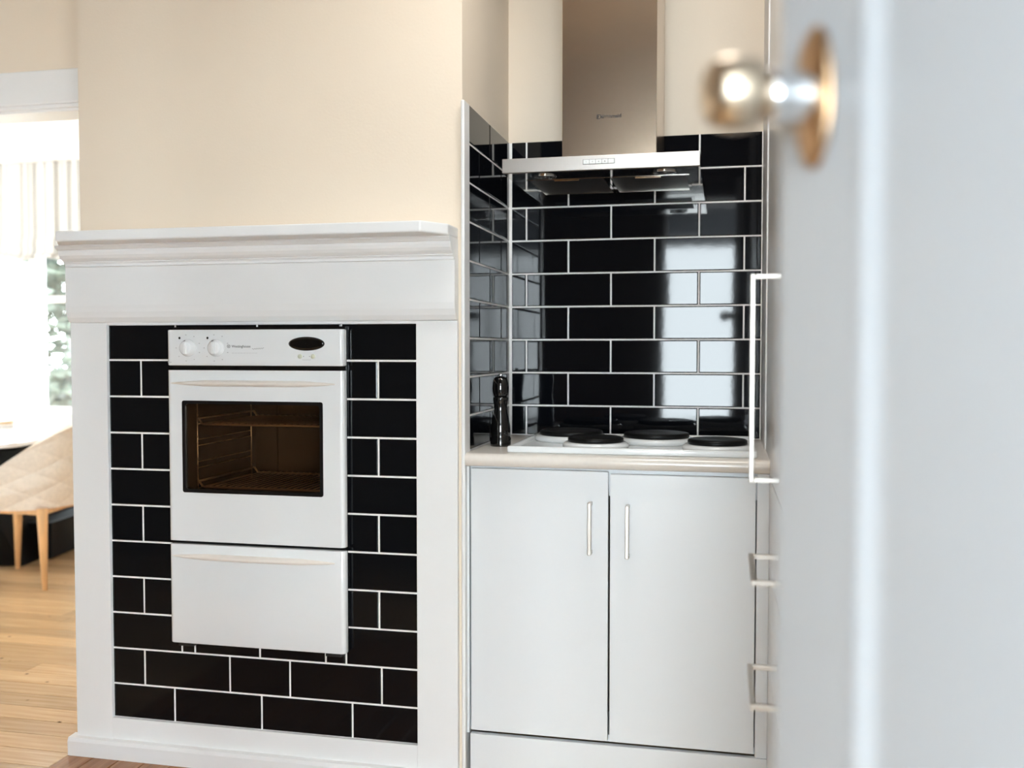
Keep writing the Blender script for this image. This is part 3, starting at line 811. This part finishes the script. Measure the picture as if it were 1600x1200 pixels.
box(bm, ex+0.0028, ex+0.009, 2.6188, 2.6203, ez, ez+0.002); box(bm, ex+0.0028, ex+0.009, 2.6188, 2.6203, ez+s-0.002, ez+s); box(bm, ex+0.0028, ex+0.0065, 2.6188, 2.6203, ez+s/2-0.001, ez+s/2+0.001)
obj('emblem', bm, M['print_dark'], rh)

# ------------------------------------------------------------------ tall cabinet on the right
tc = thing('tall_cabinet', 'tall white cabinet with long bar handle, right of the hob behind door', 'cabinet', (0.40, 2.1, 0))
CXF = 0.1055
bm = BM()
box(bm, CXF+0.019, 0.74, 1.33, 1.348, 0.1, CEIL-0.02); box(bm, CXF+0.019, 0.74, 2.31, 2.328, 0.1, CEIL-0.02)
box(bm, CXF+0.019, 0.74, 1.348, 2.31, 0.1, 0.118); box(bm, CXF+0.019, 0.74, 1.348, 2.31, 2.30, 2.318)
box(bm, 0.725, 0.74, 1.348, 2.31, 0.118, 2.30)
box(bm, CXF+0.0045, 0.74, 2.329, 2.955, 0.0, CEIL-0.02)
box(bm, CXF+0.05, 0.74, 1.33, 2.328, 0.0, 0.1)
obj('carcass', bm, M['cabinet'], tc)
def tpanel(name, y0, y1, z0, z1):
    bm = BM(); box(bm, CXF, CXF+0.018, y0, y1, z0, z1, 0.0012); return obj(name, bm, M['cabinet'], tc)
tda = tpanel('door', 1.334, 1.990, 0.865, 2.30); tdb = tpanel('door', 1.993, 2.324, 0.865, 2.30)
tpanel('top_panel', 1.334, 2.324, 2.304, CEIL-0.022)
HXC = 0.048
def bar_x(par, y0, y1, z0, z1, vert):
    bm = BM()
    box(bm, HXC, HXC+0.010, y0, y1, z0, z1, 0.0015)
    if vert:
        for a in (z0, z1-0.010): box(bm, HXC+0.010, CXF, y0, y1, a, a+0.010, 0.001)
    else:
        for a in (y0, y1-0.010): box(bm, HXC+0.010, CXF, a, a+0.010, z0, z1, 0.001)
    obj('handle', bm, M['nickel'], par)
bar_x(tda, 1.945, 1.955, 0.902, 1.311, True)
for z0, z1, hz in ((0.655, 0.861, 0.761), (0.425, 0.651, 0.541), (0.105, 0.421, 0.32)):
    d = tpanel('drawer', 1.334, 2.324, z0, z1)
    bar_x(d, 1.72, 1.95, hz-0.010, hz, False)

# ------------------------------------------------------------------ open panelled door beside the camera
LW = 0.82
EDGE = Vector((0.042, 0.800, 0)); xl = Vector((-0.3824, 0.9240, 0)).normalized()
hinge = EDGE - xl*LW
ang = math.atan2(xl.y, xl.x)
dl = thing('door_1', 'white panelled door standing open at the right, out of focus', None, (hinge.x, hinge.y, 0.0), ang, kind='structure')
DTK, DHH = 0.040, 2.03
sw = 0.120
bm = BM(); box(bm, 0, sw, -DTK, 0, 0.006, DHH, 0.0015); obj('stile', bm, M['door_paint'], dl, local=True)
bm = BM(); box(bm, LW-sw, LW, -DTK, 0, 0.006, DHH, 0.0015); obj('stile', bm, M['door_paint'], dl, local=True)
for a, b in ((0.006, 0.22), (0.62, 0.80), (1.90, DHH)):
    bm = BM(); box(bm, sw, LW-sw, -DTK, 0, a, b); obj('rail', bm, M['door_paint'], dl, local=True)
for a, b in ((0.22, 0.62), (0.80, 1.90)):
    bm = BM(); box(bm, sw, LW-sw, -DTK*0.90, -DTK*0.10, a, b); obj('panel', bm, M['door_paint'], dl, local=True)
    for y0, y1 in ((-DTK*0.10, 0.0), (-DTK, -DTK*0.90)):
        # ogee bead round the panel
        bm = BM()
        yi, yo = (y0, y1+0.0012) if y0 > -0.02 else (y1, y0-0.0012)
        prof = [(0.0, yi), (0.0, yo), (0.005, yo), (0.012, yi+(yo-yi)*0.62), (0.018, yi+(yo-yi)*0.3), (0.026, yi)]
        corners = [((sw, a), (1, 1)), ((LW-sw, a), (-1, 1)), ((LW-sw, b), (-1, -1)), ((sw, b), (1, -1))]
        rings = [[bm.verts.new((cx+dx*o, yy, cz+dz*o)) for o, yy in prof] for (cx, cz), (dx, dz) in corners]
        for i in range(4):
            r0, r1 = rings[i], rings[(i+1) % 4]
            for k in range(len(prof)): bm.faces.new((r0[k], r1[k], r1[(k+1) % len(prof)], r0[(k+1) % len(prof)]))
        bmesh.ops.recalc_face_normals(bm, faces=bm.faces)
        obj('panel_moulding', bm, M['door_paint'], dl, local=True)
KX, KZ = LW-0.0575, 1.350
def oval_plate(bm, y0, y1):
    lathe(bm, [(0.052, y0), (0.052, y0+(y1-y0)*0.4), (0.046, y1), (0.001, y1)], (KX, 0, KZ), 'Y', 48, cap=True, sx=0.5)
for s in (1, -1):
    bm = BM(); b0 = 0.0 if s == 1 else -DTK
    oval_plate(bm, b0+s*0.0002, b0+s*0.006)
    rs = obj('rose', bm, M['brass'], dl, local=True)
    bm = BM(); lathe(bm, [(0.017, b0+s*0.006), (0.0195, b0+s*0.010), (0.0180, b0+s*0.014), (0.0175, b0+s*0.030), (0.0185, b0+s*0.036), (0.0180, b0+s*0.040), (0.012, b0+s*0.041)], (KX, 0, KZ), 'Y', 36)
    obj('knob_neck', bm, M['chrome'], rs, local=True)
    bm = BM(); lathe(bm, [(0.011, b0+s*0.040), (0.018, b0+s*0.043), (0.0245, b0+s*0.049), (0.0265, b0+s*0.060), (0.0262, b0+s*0.070), (0.0240, b0+s*0.078), (0.019, b0+s*0.083), (0.010, b0+s*0.0855), (0.001, b0+s*0.086)], (KX, 0, KZ), 'Y', 44)
    kb = obj('knob', bm, M['knob_metal'], dl, local=True); kb['label'] = 'rounded metal door knob'

# ------------------------------------------------------------------ dining room furniture
tb = thing('dining_table', 'white topped dining table on a black slab base', 'dining table', (-4.0, 4.75, 0), math.radians(11.3))
def L(bm, nm, m, par=tb): return obj(nm, bm, m, par, local=True)
bm = BM(); prism(bm, rounded(-0.575, 0.575, -1.05, 1.05, 0.12, 7), 'Z', 0.700, 0.722, 0.003); tt = L(bm, 'table_top', M['table_top'])
bm = BM(); prism(bm, rounded(-0.54, 0.54, -0.98, 0.98, 0.10, 7), 'Z', 0.680, 0.6995); L(bm, 'apron', M['table_black'])
bm = BM()
def taper(bm, a, za, b, zb):
    va = [bm.verts.new((x, y, za)) for x, y in a]; vb = [bm.verts.new((x, y, zb)) for x, y in b]
    fs = [bm.faces.new(va[::-1]), bm.faces.new(vb)]
    for i in range(4): fs.append(bm.faces.new((va[i], va[(i+1) % 4], vb[(i+1) % 4], vb[i])))
    bmesh.ops.recalc_face_normals(bm, faces=fs)
taper(bm, [(-0.27, -0.37), (0.27, -0.37), (0.27, 0.35), (-0.27, 0.35)], 0.0, [(-0.06, -0.62), (0.06, -0.62), (0.06, 0.35), (-0.06, 0.35)], 0.6795)
L(bm, 'pedestal', M['table_black'])
bm = BM(); box(bm, -0.32, 0.34, -0.20, 0.75, 0.0, 0.20, 0.004); L(bm, 'base_slab', M['table_black'])

# small lidded dish on the table
dc = (-3.985, 4.70)
dd = thing('lidded_dish', 'small white dish with a wooden lid on the white table', 'dish', (dc[0], dc[1], 0.7225))
bm = BM(); lathe(bm, [(0.045, 0.7226), (0.052, 0.727), (0.053, 0.739), (0.050, 0.740)], (dc[0], dc[1], 0), 'Z', 32); obj('bowl', bm, M['dish_white'], dd)
bm = BM(); lathe(bm, [(0.052, 0.7402), (0.053, 0.744), (0.053, 0.753), (0.050, 0.755), (0.001, 0.755)], (dc[0], dc[1], 0), 'Z', 32); obj('lid', bm, M['dish_wood'], dd)

# dining chair: quilted tub shell on a wooden frame, local frame: back towards +X
def make_chair(label, loc, rz, group):
    ch = thing('dining_chair', label, 'chair', (0, 0, 0), 0, group)
    # shell
    bm = BM(); NA, NZ = 161, 71
    def shell(a, t, off):
        # a: -110..110 deg from back, t 0..1 height
        aa = a/110.0
        top = 0.80 - 0.33*abs(aa)**1.7
        z = 0.385 + (top-0.385)*t
        r = 0.255 + 0.045*t**1.3 - 0.075*max(0, 0.35-t)**1.0
        ra = math.radians(a)
        ax, ay = r+0.01, r*1.03
        u = a*0.0105*4.6; v = z*11.5
        q1 = abs(math.sin((abs(u)*0.5+v)*2.4)); q2 = abs(math.sin((abs(u)*0.5-v)*2.4))
        pad = 0.010*(q1**0.35)*(q2**0.35) if abs(aa) < 0.98 else 0
        rr = off+pad
        return Vector(((ax+rr)*math.cos(ra), (ay+rr)*math.sin(ra), z))
    outer = [[bm.verts.new(shell(-110+220*i/(NA-1), j/(NZ-1), 0.0)) for j in range(NZ)] for i in range(NA)]
    inner = [[bm.verts.new(shell(-110+220*i/(NA-1), j/(NZ-1), -0.045)) for j in range(NZ)] for i in range(NA)]
    for g, fl in ((outer, False), (inner, True)):
        for i in range(NA-1):
            for j in range(NZ-1):
                q = (g[i][j], g[i+1][j], g[i+1][j+1], g[i][j+1])
                bm.faces.new(q[::-1] if fl else q)
    for i in range(NA-1):
        bm.faces.new((outer[i][NZ-1], outer[i+1][NZ-1], inner[i+1][NZ-1], inner[i][NZ-1]))
        bm.faces.new((inner[i][0], inner[i+1][0], outer[i+1][0], outer[i][0]))
    for i in (0, NA-1):
        for j in range(NZ-1): bm.faces.new((outer[i][j], outer[i][j+1], inner[i][j+1], inner[i][j]))
    bmesh.ops.recalc_face_normals(bm, faces=bm.faces)
    o = obj('backrest', bm, M['fabric'], ch, local=True); smooth(o, 1.2)
    bm = BM()
    lathe(bm, [(0.19, 0.392), (0.205, 0.40), (0.212, 0.43), (0.205, 0.455), (0.18, 0.468), (0.001, 0.472)], (-0.02, 0, 0), 'Z', 40)
    obj('seat', bm, M['fabric'], ch, local=True)
    s = 0.185
    for (x0, y0), (x1, y1) in (((s, -s), (s, s)), ((s, s), (-s, s)), ((-s, s), (-s, -s)), ((-s, -s), (s, -s))):
        bm = BM(); tube(bm, [(x0, y0, 0.372), ((x0+x1)/2, (y0+y1)/2, 0.378), (x1, y1, 0.372)], 0.017, 4, sq=True); obj('rail', bm, M['ash'], ch, local=True)
    for sx, sy in ((1, 1), (1, -1), (-1, 1), (-1, -1)):
        bm = BM(); tube(bm, [(sx*s, sy*s, 0.392), (sx*(s+0.004), sy*(s+0.004), 0.34), (sx*(s+0.022), sy*(s+0.022), 0.0)], [0.027, 0.0245, 0.012], 10); obj('leg', bm, M['ash'], ch, local=True)
    ch.location = loc; ch.rotation_euler = (0, 0, rz)
    return ch
c1 = make_chair('cream quilted tub chair with pale wooden legs, nearest to the mantelpiece', (-3.42, 4.20, 0), math.radians(6), 'tub chairs at the dining table')
c2 = copy_tree(c1)
c2.location = (-3.44, 5.06, 0); c2.rotation_euler = (0, 0, math.radians(9))
c2['label'] = 'cream tub chair behind the nearest one, mostly hidden by the mantelpiece'

# roman blind with pelmet
rb = thing('roman_blind', 'white roman blind with soft folds over the dining room window', 'blind', (-5.1, 6.42, 1.85))
bm = BM()
N = 220; xs0, xs1 = -5.98, -4.12
def fold(x, z):
    return 6.43 + 0.012*math.sin(x*23.0) + 0.008*math.sin(x*61+0.6) + 0.005*math.sin(x*127)
g = []
for i in range(N+1):
    x = xs0+(xs1-xs0)*i/N
    zb = 1.835 + 0.02*math.sin(x*9)**2
    g.append([bm.verts.new((x, fold(x, z)+d, z)) for z, d in ((2.60, 0), (2.3, 0), (2.02, 0.0), (1.97, -0.02), (1.92, -0.01), (zb, -0.03), (zb+0.03, -0.045))])
for a, b in zip(g, g[1:]):
    for k in range(6): bm.faces.new((a[k], b[k], b[k+1], a[k+1]))
o = obj('blind_cloth', bm, M['blind'], rb); smooth(o, 1.0)
bm = BM(); box(bm, -6.03, -4.07, 6.36, 6.498, 2.58, 2.725, 0.004); obj('pelmet', bm, M['trim'], rb)

# garden outside the dining room
bm = BM(); box(bm, -30, 20, 6.9, 40, -0.9, -0.6)
gr = struct('ground', bm, M['lawn'], 'lawn of the garden outside the dining room window')
def bush(name, label, x, y, z0, r, h, n, cat, seed):
    rd = random.Random(seed)
    t = thing(name, label, cat, (x, y, z0))
    bm = BM(); tube(bm, [(x, y, z0), (x+0.05, y+0.03, z0+h*0.4), (x-0.03, y, z0+h*0.8)], [0.09, 0.06, 0.02], 8); obj('trunk', bm, M['bark'], t)
    bm = BM()
    for i in range(n):
        while True:
            p = Vector((rd.uniform(-1, 1), rd.uniform(-1, 1), rd.uniform(-1, 1)))
            if 0.35 < p.length < 1: break
        lump = 0.8+0.2*math.sin(p.x*7+seed)*math.cos(p.z*6)
        c = Vector((x+p.x*r*lump, y+p.y*r*lump, z0+h*0.55+p.z*h*0.5*lump))
        q = Matrix.Rotation(rd.uniform(0, 6.28), 3, 'Z') @ Matrix.Rotation(rd.uniform(-1.2, 1.2), 3, 'X')
        s = rd.uniform(0.06, 0.14)
        vs = [bm.verts.new(c + q @ Vector(v)) for v in ((-s, 0, 0), (0, -s*0.45, s*0.1), (s, 0, 0), (0, s*0.45, s*0.1))]
        bm.faces.new(vs)
    f = obj('foliage', bm, M['leaf'], t); f['kind'] = 'stuff'
bush('garden_tree', 'pale leafy tree filling the upper window pane', -7.20, 10.2, -0.6, 1.05, 4.6, 6000, 'tree', 3)
bush('garden_shrub', 'low pale shrub beneath the tree outside the window', -5.95, 8.2, -0.6, 0.60, 1.9, 2600, 'shrub', 5)
